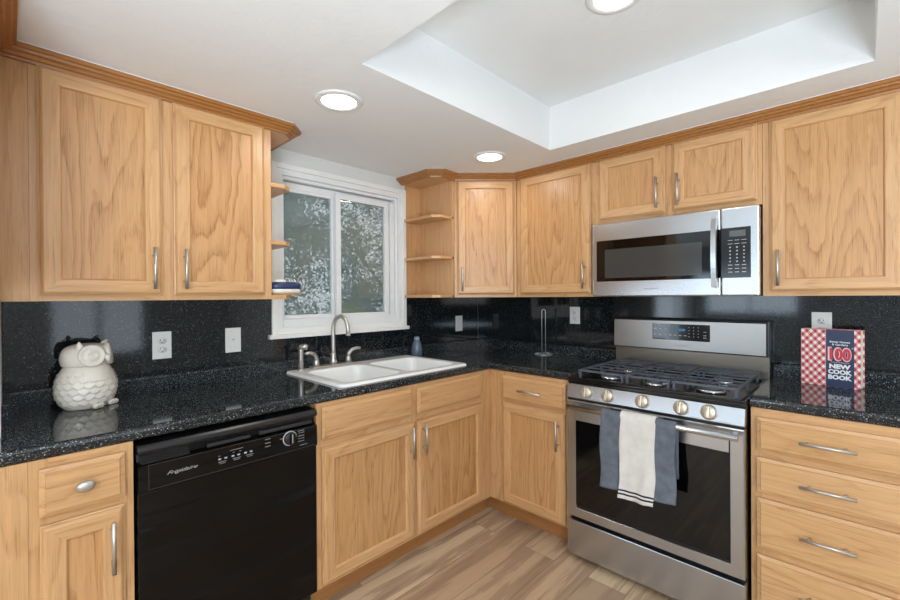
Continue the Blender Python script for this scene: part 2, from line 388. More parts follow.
# patio door and dining window behind the camera
for nm, fr in (('window_2', (-2.3, -1.2, Y0-.08, Y0-.02, 0.5, 1.45, 'x')), ('door_1', (-5.4, -3.3, .03, .09, 0.0, 2.02, 'x')), ('window_3', (-1.5, -.2, X0-.08, X0-.02, 1.0, 1.7, 'y'))):
    m = MB(); a0, a1, d0, d1, z0, z1, ax = fr
    for u0, u1, w0, w1 in ((a0, a0+.06, z0, z1), (a1-.06, a1, z0, z1), (a0, a1, z1-.06, z1), (a0, a1, z0, z0+.06), ((a0+a1)/2-.04, (a0+a1)/2+.04, z0, z1)):
        if ax == 'x': m.box(u0, u1, d0, d1, w0, w1)
        else: m.box(d0, d1, u0, u1, w0, w1)
    struct(m.build(nm, WVIN))

# recessed lamps
def downlight(x, y, z, label, watts=1.8):
    t = thing('recessed_light', label, 'ceiling light', (x, y, z), 0, 'recessed ceiling lights')
    m = MB(); m.lathe([(0.070, -0.004), (0.072, -0.007), (0.094, -0.006), (0.098, -0.001), (0.070, -0.001), (0.070, -0.004)], seg=40, cap=False); m.build('trim_ring', WTRIM, t)
    m = MB(); m.lathe([(0.0, -0.0035), (0.0705, -0.0035), (0.0705, -0.0008), (0, -0.0008)], seg=40); m.build('lens', LENS, t)
    l = bpy.data.lights.new('lamp', 'AREA'); l.shape = 'DISK'; l.size = 0.13; l.energy = watts; l.color = (1.0, 0.95, 0.88)
    o = bpy.data.objects.new('lamp', l); COL.objects.link(o); o.location = (0, 0, -0.012); o.parent = t
downlight(-1.706, -0.716, CZ, 'round recessed ceiling light in front of the window, nearer the left wall cabinets')
downlight(-0.725, -0.712, CZ, 'round recessed ceiling light above the inside corner of the kitchen')
downlight(-1.185, -1.635, TZ, 'round recessed light up in the tray ceiling, cut by top of photo', 0.8)

# ------------------------------------------------------------------ yard outside the window
m = MB(); m.box(-8, 10, 0.3, 14, -0.5, -0.4); struct(m.build('yard_ground', GRASS))
def leaf_cloud(mb, c, rad, n, size, mi=0):
    for _ in range(n):
        while True:
            d = Vector((random.uniform(-1, 1), random.uniform(-1, 1), random.uniform(-1, 1)))
            if d.length < 1: break
        p = Vector(c) + Vector((d.x*rad[0], d.y*rad[1], d.z*rad[2])); s = size*random.uniform(0.6, 1.3)
        u = Vector((random.gauss(0, 1), random.gauss(0, 1), random.gauss(0, 1))).normalized(); w = u.orthogonal().normalized()
        w = (w*math.cos(1.3) + u.cross(w)*random.uniform(-1, 1)).normalized()
        a, b, c2, d2 = p - u*s, p + w*s*0.42, p + u*s, p - w*s*0.42
        mb.quad((a, b, c2, d2), mi)
def tree(x, y, label, blobs, leafm, n, size):
    t = thing('tree', label, 'tree', (x, y, -0.4), 0, 'trees outside the window')
    m = MB(); m.tube([(0, 0, 0), (0.05, 0.02, 1.2), (-0.03, 0.05, 2.2), (0.04, 0.0, 3.2)], [0.11, 0.085, 0.06, 0.03], seg=10)
    for k in range(6):
        a = k*1.1; m.tube([(0, 0, 1.0+k*0.25), (0.5*math.cos(a), 0.4*math.sin(a), 1.5+k*0.25), (0.9*math.cos(a), 0.8*math.sin(a), 1.8+k*0.28)], [0.035, 0.022, 0.008], seg=6)
    m.build('trunk', BARK, t)
    m = MB()
    for (bx, by, bz, r) in blobs: leaf_cloud(m, (bx, by, bz), (r, r*0.8, r*0.8), n, size)
    f = m.build('foliage', leafm, t, recalc=False); f['kind'] = 'stuff'
bl = lambda k, sp, z0, z1, r0, r1: [(random.uniform(-sp, sp), random.uniform(-.45, .45), random.uniform(z0, z1), random.uniform(r0, r1)) for _ in range(k)]
tree(-0.75, 4.2, 'leafy tree outside the left window pane', bl(38, 1.15, 0.6, 3.9, 0.4, 0.65), LEAF, 620, 0.032)
tree(2.35, 4.2, 'leafy tree outside the right window pane', bl(28, 1.2, 0.6, 4.2, 0.4, 0.7), LEAF2, 620, 0.032)
tree(0.8, 6.9, 'taller tree further back in the yard behind the two nearer trees', bl(56, 2.6, 0.4, 4.4, 0.5, 0.9), LEAF, 480, 0.05)
t = thing('shrub', 'low yellow-green shrub outside below the window', 'shrub', (0.5, 2.5, -0.4))
m = MB()
for _ in range(16): leaf_cloud(m, (random.uniform(-1.6, 1.6), random.uniform(-.3, .3), random.uniform(0.5, 1.55)), (0.3, 0.25, 0.25), 60, 0.06)
f = m.build('foliage', LEAFY, t, recalc=False); f['kind'] = 'stuff'
m = MB()
for k in range(7): m.tube([(-1.5+k*.5, 0, 0), (-1.45+k*.5, 0.05, 0.9), (-1.4+k*.48, 0, 1.5)], [0.015, 0.01, 0.004], seg=6)
m.build('stem', BARK, t)

# ------------------------------------------------------------------ cabinet parts
def bar_handle(parent, x, y, z, length=0.153, vertical=True, r=0.0058):
    # y = front face of the door; bar stands off 3 cm
    m = MB(); h = length/2; o = 0.030
    if vertical:
        m.tube([(x, y-o, z-h), (x, y-o, z+h)], r); q = [(x, z-h+.028), (x, z+h-.028)]
    else:
        m.tube([(x-h, y-o, z), (x+h, y-o, z)], r); q = [(x-h+.028, z), (x+h-.028, z)]
    for a, b in q: m.tube([(a, y, b), (a, y-o, b)], 0.0045)
    return m.build('handle', NK, parent)
def door(parent, x0, x1, z0, z1, yb, hinge_handle=None, stile=0.058, hz=None, name='door'):
    # yb: local y of the face frame front; the door is 19 mm thick in front of it
    e = yb-0.0028; m = MB()
    m.rings(x0, x1, z0, z1, [(0, e), (0, e-.008), (.004, e-.0095), (.006, e-.014), (.011, e-.0180), (.013, e-.019), (stile-.007, e-.019), (stile-.004, e-.0175), (stile-.001, e-.012), (stile, e-.006)], 0, 1, cap=False)
    d = m.build(name, [OV, OH], parent)
    m = MB(); m.rings(x0+stile-.004, x1-stile+.004, z0+stile-.004, z1-stile+.004, [(0, e-.002), (0, e-.0085)], 0, 0)
    m.build('panel', OP, d)
    if hinge_handle is not None:
        hx_ = x1-0.032 if hinge_handle == 'R' else x0+0.032
        bar_handle(d, hx_, e-.019, hz)
    return d
def drawer_front(parent, x0, x1, z0, z1, yb, pull=True, name='drawer'):
    e = yb-0.0028; m = MB()
    m.rings(x0, x1, z0, z1, [(0, e), (0, e-.010), (.004, e-.0115), (.012, e-.0145), (.014, e-.019), (.016, e-.019)], 0, 0)
    d = m.build(name, OH, parent)
    if pull: bar_handle(d, (x0+x1)/2, e-.019, (z0+z1)/2, vertical=False)
    return d
def face_frame(parent, x0, x1, z0, z1, yb, stiles, rails):
    # stiles: list of (xa, xb); rails: list of (za, zb); 19 mm thick, front at yb
    m = MB(); y0, y1 = yb, yb+.019
    for a, b in stiles: m.box(a, b, y0, y1, z0, z1, 0)
    ss = sorted(stiles)
    for (a, b), (c, d) in zip(ss, ss[1:]):
        for za, zb in rails: m.box(b, c, y0, y1, za, zb, 1)
    return m.build('face_frame', [OV, OH], parent)
UD, UZ0, UZ1, UT = 0.33, 1.318, 2.082, 2.1245

def wall_cabinet(label, loc, rz, w, doors, z0=UZ0, filler=None, handles=True):
    c = thing('wall_cabinet', label, 'wall cabinet', loc, rz)
    m = MB(); m.box(0.0005, w-.0005, -UD+.019, -0.0005, z0, UT); m.build('body', OV, c)
    st = [(0, max(.02, doors[0][0]+.012)), (min(w-.02, doors[-1][1]-.012), w)]
    for a, b in zip(doors, doors[1:]): st.append((a[1]-.012, b[0]+.012))
    face_frame(c, 0, w, z0, UT, -UD, st, [(z0, z0+.035), (UZ1-.03, UT)])
    for x0, x1, side, hz in doors: door(c, x0, x1, z0+.018, UZ1, -UD, side, hz=hz)
    return c

# left of the window
XL = -2.60
c = wall_cabinet('two-door oak wall cabinet left of the window, above the owl jar', (XL, 0, 0), 0, 0.774,
    [(0.020, 0.360, 'R', 1.436), (0.397, 0.745, 'L', 1.437)])
m = MB(); m.box(-0.066, -0.0006, -UD+.001, -UD+.020, UZ0, UT, 0); m.build('filler_panel', OV, c)

def open_shelf(label, poly, backs, sides, mirror):
    c = thing('open_shelf_unit', label, 'open shelf', (0, 0, 0), 0)
    for z0, z1, nm in ((UZ0, UZ0+.018, 'bottom_shelf'), (1.567, 1.585, 'shelf'), (1.828, 1.846, 'shelf')):
        m = MB(); m.prism(poly, 'z', z0, z1, 0, 0.002); m.build(nm, OH, c)
    m = MB(); m.prism(poly, 'z', 2.078, UT, 0); m.build('top_board', OH, c)
    m = MB(); m.box(*backs, -0.010, -0.0005, UZ0+.0005, UT-.001); m.build('back_panel', OV, c)
    m = MB(); m.box(*sides, -UD+.002, -.0105, UZ0+.0005, UT-.001); m.build('side_panel', OV, c)
    return c
open_shelf('three open oak shelves on left wall cabinet end, beside the left window edge',
    [(-1.8255, -0.0105), (-1.8255, -0.330), (-1.755, -0.330), (-1.715, -0.290), (-1.715, -0.0195)], (-1.8255, -1.690), (-1.8255, -1.8205), False)
open_shelf('three open oak shelves between the window and the corner wall cabinet',
    [(-0.6215, -0.0105), (-0.785, -0.0195), (-0.785, -0.285), (-0.742, -0.328), (-0.6215, -0.328)], (-0.7625, -0.6215), (-0.637, -0.6215), True)

# diagonal corner cabinet, faces the room at 45 degrees
c = thing('corner_wall_cabinet', 'diagonal single-door oak wall cabinet across the room corner', 'wall cabinet', (0, 0, 0), 0)
m = MB(); m.prism([(-.001, -.001), (-.6205, -.001), (-.6205, -UD), (-.607, -UD+.013), (-UD+.013, -.607), (-UD, -.6205), (-.001, -.6205)], 'z', UZ0, UT); m.build('body', OV, c)
L = math.hypot(.28, .28)
e = bpy.data.objects.new('door_face', None); COL.objects.link(e); e.parent = c; e.location = (-.61, -.33, 0); e.rotation_euler = (0, 0, R(-45))
bpy.data.objects.remove(e)
def diag(o):
    o.location = (-.6135, -.3265, 0); o.rotation_euler = (0, 0, R(-45)); return o
L = math.hypot(.287, .287)
diag(face_frame(c, 0, L, UZ0, UT, 0.0, [(0, .035), (L-.035, L)], [(UZ0, UZ0+.035), (UZ1-.03, UT)]))
d = diag(door(c, 0.016, L-.016, UZ0+.018, UZ1, 0.0, 'L', hz=1.437))

# stove wall, local x runs to the right in the photo
RW = R(-90)
wall_cabinet('tall single-door oak wall cabinet between the corner cabinet and microwave', (0, -0.622, 0), RW, 0.541, [(0.034, 0.513, 'R', 1.442)])
c = wall_cabinet('short two-door oak wall cabinet directly above the microwave', (0, -1.1645, 0), RW, 0.7655, [(0.020, 0.368, 'R', 1.842), (0.402, 0.749, 'L', 1.842)], z0=1.724)
wall_cabinet('large single-door oak wall cabinet right of the microwave, above the cookbook', (0, -1.9315, 0), RW, 0.4535, [(0.025, 0.431, 'L', 1.437)])

# crown moldings
CP = [(0.0005, 2.079), (.012, 2.079), (.014, 2.086), (.022, 2.088), (.028, 2.096), (.038, 2.099), (.042, 2.106), (.050, 2.107), (.050, 2.121), (.0005, 2.121)]
m = MB(); sweep(m, CP, [(-2.675, -0.85), (-2.675, -.330), (-1.755, -.330), (-1.715, -.290), (-1.715, -.0005)])
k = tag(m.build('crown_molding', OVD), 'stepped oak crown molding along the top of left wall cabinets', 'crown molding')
CK = [(.0005, 2.1211), (.048, 2.1211), (.048, 2.1245), (.0005, 2.1245)]
m = MB(); sweep(m, CK, [(-2.675, -0.85), (-2.675, -.330), (-1.755, -.330), (-1.715, -.290), (-1.715, -.0005)]); m.build('caulk_line', CEIL, k)
m = MB(); sweep(m, CP, [(-.785, -.0005), (-.785, -.285), (-.742, -.330), (-.620, -.3300), (-.330, -.620), (-.330, -2.385)])
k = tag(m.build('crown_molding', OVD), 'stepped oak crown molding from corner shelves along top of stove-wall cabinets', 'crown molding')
m = MB(); sweep(m, CK, [(-.785, -.0005), (-.785, -.285), (-.742, -.330), (-.620, -.3300), (-.330, -.620), (-.330, -2.385)]); m.build('caulk_line', CEIL, k)
c = thing('wall_cabinet', 'oak wall cabinet at far left edge, seen only edge-on under turned crown', 'wall cabinet', (-3.0, 0, 0))
m = MB(); m.box(0, .325, -0.85, -0.3305, UZ0, UT); m.build('body', OV, c)
m = MB(); m.box(0, .3225, -0.330, -0.0005, UZ0, UT); m.build('return_panel', OV, c)

# ------------------------------------------------------------------ base cabinets
BD, BZ0, BZ1 = 0.6184, 0.107, 0.8825
def base_cabinet(name, label, loc, rz, w, stiles, rails, toe=(0, 0)):
    c = thing(name, label, 'base cabinet', loc, rz)
    m = MB(); m.box(0.0005, w-.0005, -BD+.019, -0.0005, BZ0, BZ0+.018); m.box(0.0005, .018, -BD+.019, -.0005, BZ0+.018, BZ1); m.box(w-.018, w-.0005, -BD+.019, -.0005, BZ0+.018, BZ1)
    m.box(.018, w-.018, -.012, -.0005, BZ0+.018, BZ1); m.build('body', OV, c)
    face_frame(c, 0, w, BZ0, BZ1, -BD, stiles, rails)
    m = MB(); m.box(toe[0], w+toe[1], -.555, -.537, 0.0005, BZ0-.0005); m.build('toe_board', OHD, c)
    return c
RL = [(BZ0, BZ0+.04), (.68, .745), (.84, BZ1)]
c = base_cabinet('base_cabinet', 'narrow oak base cabinet left of the black dishwasher', (-2.615, 0, 0), 0, 0.2325, [(0, .04), (.20, .2325)], RL)
d = drawer_front(c, .021, .210, .724, .858, -BD, False)
m = MB(); m.lathe([(0.006, 0), (0.006, .012), (.016, .017), (.0195, .022), (.017, .028), (.009, .031), (0, .032)], (.1155, -BD-.0195, .792), 'y', 0, 28, 1.15, 0.85); m.build('knob', NK, d)
door(c, .022, .209, .123, .701, -BD, 'R', stile=.058, hz=.592)
m = MB(); m.box(-.16, -.0006, -BD, -BD+.019, BZ0, BZ1); m.build('filler_panel', OV, c)
m = MB(); m.box(-.16, -.002, -BD+.0195, -.0005, BZ0, BZ1); m.build('end_panel', OV, c)

c = base_cabinet('sink_base_cabinet', 'oak base cabinet under the sink with two false drawers and two doors', (-1.766, 0, 0), 0, 1.147,
    [(0, .032), (.505, .560), (1.035, 1.147)], RL, (0, .062))
drawer_front(c, .020, .513, .732, .866, -BD, False, 'false_drawer_front'); drawer_front(c, .548, 1.046, .732, .866, -BD, False, 'false_drawer_front')
door(c, .020, .525, .122, .697, -BD, 'R', hz=.608); door(c, .545, 1.058, .122, .697, -BD, 'L', hz=.608)

c = base_cabinet('base_cabinet', 'oak base cabinet with one drawer and door, left of the stove', (0, -0.6192, 0), RW, 0.5445,
    [(0, .113), (.508, .5445)], RL, (-.0638, 0))
drawer_front(c, .103, .513, .722, .860, -BD); door(c, .103, .508, .118, .705, -BD, 'R', hz=.590)

c = base_cabinet('drawer_base_cabinet', 'oak base cabinet with four drawers, right of the stove', (0, -1.9305, 0), RW, 0.4545,
    [(0, .035), (.42, .4545)], [(BZ0, BZ0+.03), (.305, .355), (.52, .575), (.68, .735), (.835, BZ1)])
for za, zb in ((.722, .850), (.560, .695), (.344, .537), (.125, .318)): drawer_front(c, .020, .434, za, zb, -BD)

# ------------------------------------------------------------------ worktops and splash
SX0, SX1, SY0, SY1 = -1.60, -0.81, -0.552, -0.062   # cut-out for the sink
CB = 0.8835; fo = 0.627
def edge_prof(d_in):
    pts = [(d_in, CB), (fo-.010, CB), (fo-.003, CB+.003), (fo, CB+.010), (fo, ZC-.014)]
    for k in range(1, 6):
        a = k/5*math.pi/2; pts.append((fo-.014+.014*math.cos(a), ZC-.014+.014*math.sin(a)))
    pts.append((d_in, ZC)); return pts
m = MB(); D2 = .575
sweep(m, edge_prof(D2), [(-2.775, 0), (0, 0), (0, -1.1645)])
for a in ((-2.775, SX0, -D2, -.0005), (SX1, -.0005, -D2, -.0005), (SX0, SX1, SY1, -.0005), (SX0, SX1, -D2, SY0)): m.box(*a, CB, ZC)
m.box(-D2, -.0005, -1.1645, -D2, CB, ZC)
wt = tag(m.build('worktop', GR), 'black speckled L-shaped worktop holding the sink, from left edge to stove', 'worktop')
def ledge_prof(w, zt, o=0.0):
    return [(o+.0005, ZC+.0005), (o+w, ZC+.0005), (o+w, zt-.008), (o+w-.003, zt-.002), (o+w-.009, zt), (o+.0005, zt)]
m = MB(); sweep(m, ledge_prof(.022, .986), [(-2.666, 0), (0, 0), (0, -1.1645)]); m.build('splash_ledge', GR, wt)
m = MB(); m.box(-2.6665, -2.647, -.27, -.0225, ZC+.0005, .986, 0, .002); m.build('side_ledge', GR, wt)
m = MB(); sweep(m, edge_prof(D2), [(0, -1.9285), (0, -2.385)]); m.box(-D2, -.0005, -2.385, -1.9285, CB, ZC)
wt2 = tag(m.build('worktop', GR), 'short black speckled worktop right of the stove, under the cookbook', 'worktop')
m = MB(); sweep(m, ledge_prof(.022, .986), [(0, -1.9285), (0, -2.385)]); m.build('splash_ledge', GR, wt2)
bz0, bz1 = .9865, 1.3175; by = -.0075
m = MB()
for a in ((-2.666, -1.7055, bz0, bz1), (-.7545, -.0085, bz0, bz1), (-1.7055, -.7545, bz0, 1.1055), (-1.7055, -1.686, 1.1295, bz1), (-.7645, -.7545, 1.1295, bz1)): m.box(a[0], a[1], by, -.0005, a[2], a[3])
tag(m.build('backsplash', GRW), 'black speckled backsplash below and beside the window', 'backsplash')
m = MB(); m.box(by, -.0005, -2.385, -.0085, bz0, bz1); m.box(by, -.0005, -1.928, -1.165, .5, bz0)
tag(m.build('backsplash', GRW), 'black speckled backsplash along the stove wall', 'backsplash')

# wall plates
def plate(label, loc, rz, w, h, kind, group=None):
    p = thing('wall_plate', label, 'outlet' if kind == 'duplex' else ('switch' if kind == 'switch' else 'wall plate'), loc, rz, group)
    m = MB(); m.box(-w/2, w/2, -.006, 0, -h/2, h/2, 0, .002); m.build('cover_plate', WPL, p)
    if kind == 'duplex':
        for z in (.0195, -.0195):
            m = MB(); m.lathe([(0.0165, .006), (.0165, .0078), (0, .0078)], (0, 0, z), 'y', 0, 24, 1.0, .85); r = m.build('receptacle', WPL, p)
            m = MB(); m.box(-.0075, -.0050, -.0082, -.0077, z-.001, z+.007); m.box(.0050, .0075, -.0082, -.0077, z-.001, z+.006); m.lathe([(.0028, .0077), (.0028, .0082), (0, .0082)], (0, 0, z-.007), 'y', 0, 12); m.build('slot', BLK, r)
    elif kind == 'switch':
        m = MB(); m.box(-.013, .013, -.0085, -.006, -.028, .028, 0, .001); m.build('rocker', WPL, p)
    else:
        m = MB(); m.box(-.012, .012, -.0075, -.006, -.017, .017, 0, .001); q = m.build('insert', WPL, p)
        m = MB(); m.lathe([(.005, .0075), (.005, .009), (0, .009)], (0, 0, .003), 'y', 0, 16); m.build('jack', GREYM, q)
plate('white duplex outlet on left backsplash, right of the owl jar', (-2.176, by, 1.117), 0, .072, .120, 'duplex')
plate('white wall plate with small center jack, left of the window', (-1.878, by, 1.117), 0, .072, .120, 'jack')
plate('white light switch on backsplash right of the window', (-.236, by, 1.117), 0, .074, .118, 'switch')
plate('white duplex outlet on the stove wall, left of the stove', (by, -.861, 1.193), RW, .072, .114, 'duplex')
plate('white duplex outlet partly hidden behind the cookbook', (by, -2.110, 1.180), RW, .072, .120, 'duplex')

# ------------------------------------------------------------------ sink and taps
def sink():
    t = thing('kitchen_sink', 'white double-bowl drop-in sink in the worktop below the window', 'sink', (0, 0, ZC))
    ox0, ox1, oy0, oy1 = -1.630, -.782, -.592, -.032
    bowls = ((-1.578, -1.232, -.545, -.150), (-1.190, -.834, -.545, -.150))
    def rr(x, y, b, r):
        cx, cy = (b[0]+b[1])/2, (b[2]+b[3])/2; qx, qy = abs(x-cx)-(b[1]-b[0])/2+r, abs(y-cy)-(b[3]-b[2])/2+r
        return math.hypot(max(qx, 0), max(qy, 0))+min(max(qx, qy), 0)-r
    nx, ny = 212, 140; V = []; Fc = []
    def H(x, y):
        d = rr(x, y, (ox0, ox1, oy0, oy1), .03)
        z = .012*math.sqrt(max(0, 1-max(0, 1+d/.012)**2)) if d > -.012 else .012
        for b in bowls:
            e = rr(x, y, b, .055)
            if e < 0:
                u = min(1, -e/.040); s = 1-(1-u)**2.2 if u < 1 else 1
                q = -.012*0 + .012 - .165*s - .012*min(1, max(0, (-e-.04)/.12)); z = min(z, q)
            elif e < .008: z = min(z, .012-.0015*(1-e/.008))
        return z
    for j in range(ny+1):
        for i in range(nx+1):
            x = ox0+(ox1-ox0)*i/nx; y = oy0+(oy1-oy0)*j/ny
            # pull the outline corners into a radius
            r = .03
            ax = min(x-ox0, ox1-x); ay = min(y-oy0, oy1-y)
            if ax < r and ay < r:
                vx, vy = r-ax, r-ay; k = math.hypot(vx, vy); mx = max(vx, vy)
                if k > 0:
                    f = mx/k; sx = 1 if x-ox0 < ox1-x else -1; sy = 1 if y-oy0 < oy1-y else -1
                    cx = ox0+r if sx > 0 else ox1-r; cy = oy0+r if sy > 0 else oy1-r
                    x = cx-sx*vx*f; y = cy-sy*vy*f
            V.append((x, y, H(x, y)+.0006))
    for j in range(ny):
        for i in range(nx): a = j*(nx+1)+i; Fc.append((a, a+1, a+nx+2, a+nx+1))
    me = bpy.data.meshes.new('basin'); me.from_pydata(V, [], Fc); me.materials.append(ENAM)
    for p in me.polygons: p.use_smooth = True
    o = bpy.data.objects.new('basin', me); COL.objects.link(o); o.parent = t
    for b in bowls:
        m = MB(); m.lathe([(.044, 0), (.042, .003), (.034, .002), (.030, -.003), (0, -.004)], ((b[0]+b[1])/2, (b[2]+b[3])/2, -.1635), 'z', 0, 28); m.build('drain', CH, t)
    return t
sink()
DZ = ZC+.0130; FY = -.092
f = thing('faucet', 'brushed high-arc two-handle faucet at the back of the white sink', 'faucet', (-1.372, FY, DZ))
m = MB(); m.box(-.135, .125, -.026, .026, 0, .014, 0, .006); m.build('deck_plate', NK, f)
pts = [(0, 0, .014), (0, 0, .10), (0, 0, .205)]
for k in range(1, 13):
    a = math.pi*k/12; rr_ = .052; pts.append((.3*rr_*(1-math.cos(a)), -rr_*(1-math.cos(a)), .205+rr_*1.5*math.sin(a)))
pts += [(.0312, -.105, .185)]
m = MB(); m.tube(pts, [.0125]*3+[.0115]*12+[.0115], seg=16); m.lathe([(.021, .014), (.021, .03), (.016, .045), (.016, .07), (.0125, .075)], seg=20); m.tube([(.0312, -.105, .187), (.0312, -.105, .176)], .0135); m.build('spout', NK, f)
for sx, px in ((-1, -.104), (1, .098)):
    m = MB(); m.lathe([(.019, .014), (.017, .03), (.014, .045), (.012, .05)], (px, 0, 0), seg=18)
    m.tube([(px, 0, .045), (px+.004*sx, -.002, .066), (px+.020*sx, -.006, .083), (px+.045*sx, -.012, .091), (px+.072*sx, -.016, .090)], [.012, .0115, .010, .009, .0075], seg=12); m.build('lever_handle', NK, f)
s = thing('side_sprayer', 'brushed pull-out side sprayer left of the faucet on the sink', 'sprayer', (-1.566, FY, DZ))
m = MB(); m.lathe([(.021, 0), (.021, .006), (.015, .012)], seg=20); m.build('base_collar', NK, s)
m = MB(); m.lathe([(.013, .012), (.0125, .06), (.014, .105), (.015, .112)], seg=18); m.tube([(-.006, .004, .108), (.0, -.004, .124), (.014, -.016, .127), (.026, -.026, .121)], [.012, .0155, .0155, .013], seg=14); m.build('spray_head', NK, s)
m = MB(); m.tube([(-.004, .006, .127), (.006, -.006, .139), (.016, -.016, .140)], [.005, .006, .004], seg=8); m.build('trigger', DGREY, s)

# ------------------------------------------------------------------ dishwasher
d = thing('dishwasher', 'black built-in dishwasher between the narrow cabinet and sink cabinet', 'dishwasher', (-2.3775, 0, 0))
DWW = .606; fy = -.634
m = MB(); m.box(.004, DWW-.004, -.58, -.01, .02, .866); m.box(.02, DWW-.02, -.56, -.54, .001, .11); m.build('tub_body', BLK, d)
m = MB(); m.box(.003, DWW-.003, fy, -.585, .115, .717, 0, .004); m.build('door', BLD, d)
cp_ = MB(); cp_.prism([(-.585, .720), (-.640, .720), (-.643, .726), (-.641, .803), (-.630, .806), (-.618, .812), (-.612, .838), (-.585, .842)], 'x', .003, DWW-.003)
cpo = cp_.build('control_panel', BLD, d)
m = MB(); m.prism([(-.585, .838), (-.632, .838), (-.640, .842), (-.644, .850), (-.642, .860), (-.634, .866), (-.585, .868)], 'x', .003, DWW-.003); m.build('top_rail', plain('soft_black_rail', '#1A1A1C', 0.3), d)
m = MB()
for k in range(5): m.box(.012, .145, -.640+.003*k, -.611, .809+k*.006, .8115+k*.006)
m.build('vent_louver', DGREY, d)
m = MB(); m.box(.20, .345, -.632, -.612, .811, .823, 0, .003); m.box(.375, .585, -.634, -.612, .813, .827, 0, .003); m.build('handle_scoop', DGREY, d)
m = MB(); m.box(.030, DWW-.006, -.6436, -.6428, .7255, .7265); m.box(.030, .0308, -.6436, -.6425, .7265, .802); m.box(.030, DWW-.006, -.642, -.641, .8015, .8025); m.build('panel_border', plain('grey_pinstripe', '#4A4A4A', 0.4), cpo)
text('script_logo', 'Frigidaire', .088, GREYM, cpo, (.123, -.6432, .762), shear=0.5, height=.014)
def mk(name, x0, x1, z0, z1, y=-.6433, mt=None):
    m = MB(); m.box(x0, x1, y, -.6405, z0, z1); return m.build(name, mt or MARK, cpo)
MARK = plain('dim_grey_marking', '#8E8E8E', 0.5)
for k in range(6):
    x = .235+.0195*k+(.004 if k > 1 else 0)+(.004 if k > 3 else 0); mk('push_button', x-.0042, x+.0042, .763, .7675, -.6445, GREYM)
for x in (.244, .291, .336): mk('button_marking', x-.013, x+.013, .7540, .7560); mk('button_marking', x-.010, x+.010, .7485, .7500)
for x, z, w in ((.291, .786, .022), (.234, .776, .003), (.281, .777, .003), (.303, .777, .003)): mk('button_marking', x-w, x+w, z-.0008, z+.0008)
for z in (.793, .779, .766): mk('button_marking', .392, .412, z, z+.0022)
for z in (.795, .787, .775, .765, .754): mk('dial_marking', .521, .547, z, z+.0018)
mk('dial_marking', .528, .560, .738, .7400); mk('dial_marking', .449, .459, .781, .7832)
m = MB(); m.lathe([(.027, .6425), (.0285, .6440), (.0285, .6445), (.0255, .6450)], (.487, 0, .777), 'y', 0, 32); m.build('dial_ring', GREYM, cpo)
m = MB(); m.lathe([(.025, .6430), (.0245, .652), (.022, .656), (0, .656)], (.487, 0, .777), 'y', 0, 32); m.box(.481, .493, -.668, -.655, .755, .799, 0, .003); k = m.build('dial_knob', BLK, cpo)
m = MB(); m.box(.4862, .4878, -.6686, -.6678, .764, .797); m.build('pointer_line', WHTM, k)

# ------------------------------------------------------------------ stove
g = thing('gas_range', 'stainless steel gas stove with black cooktop and hanging towels', 'stove', (0, -1.1685, 0), RW)
RWD = .756
m = MB(); m.box(.003, RWD-.003, -.648, -.03, .03, .884); m.box(.05, RWD-.05, -.60, -.08, .001, .03); m.build('body', BLK, g)
m = MB(); m.box(.003, RWD-.003, -.688, -.650, .030, .203, 0, .004); m.build('storage_drawer', ST, g)
m = MB(); e = -.690
m.rings(.004, RWD-.004, .221, .803, [(0, -.650), (0, e+.004), (.004, e), (.046, e), (.048, e+.003)], 0, 0, True, 1)
dr = m.build('oven_door', [ST, BLK], g)
m = MB(); m.box(.051, RWD-.054, e+.001, e+.0035, .284, .706); m.build('oven_window', GLB, dr)
m = MB(); m.box(.052, RWD-.055, e-.0005, e+.0025, .706, .799); m.build('door_top_band', ST, dr)
m = MB(); m.tube([(.035, -.744, .782), (.741, -.744, .782)], .0125, seg=18)
for x in (.055, .721): m.box(x-.009, x+.009, -.742, e+.002, .774, .785, 0, .003)
m.build('door_handle', ST, dr)
m = MB(); m.prism([(-.648, .815), (-.690, .815), (-.692, .819), (-.676, .882), (-.648, .884)], 'x', .003, RWD-.003); cpn = m.build('control_panel', ST, g)
m = MB(); m.box(.004, RWD-.004, -.68, -.645, .8035, .8148); m.build('dark_gap_strip', BLK, g)  # black strip stands in for the dark gap above the oven door
for x in (.108, .213, .371, .529, .632):
    k = bpy.data.objects.new('k', None)
    bpy.data.objects.remove(k)
    m = MB(); m.lathe([(.0305, 0), (.0305, .005), (.0285, .009), (.027, .015), (.024, .018), (0, .018)], (0, 0, 0), 'y', 0, 28); m.box(-.0075, .0075, -.036, -.016, -.024, .024, 0, .004)
    kb = m.build('burner_knob', KN, g, (x, -.6835, .850), (R(-14), 0, 0))
    m = MB(); m.box(-.001, .001, -.0366, -.0358, .004, .022); m.build('pointer_line', DGREY, kb)
FG = plain('faint_grey', '#777777', .5)
for x in (.160, .585, .690): m = MB(); m.box(x-.02, x+.02, -.6912, -.688, .8215, .8232); m.build('panel_marking', FG, cpn)
m = MB(); m.box(0, RWD, -.672, -.085, .884, .900, 0, .003)
for a in ((0, RWD, -.672, -.640), (0, RWD, -.115, -.085), (0, .022, -.64, -.115), (RWD-.022, RWD, -.64, -.115)): m.box(*a, .899, .913, 0, .004)
m.build('cooktop', BLG, g)
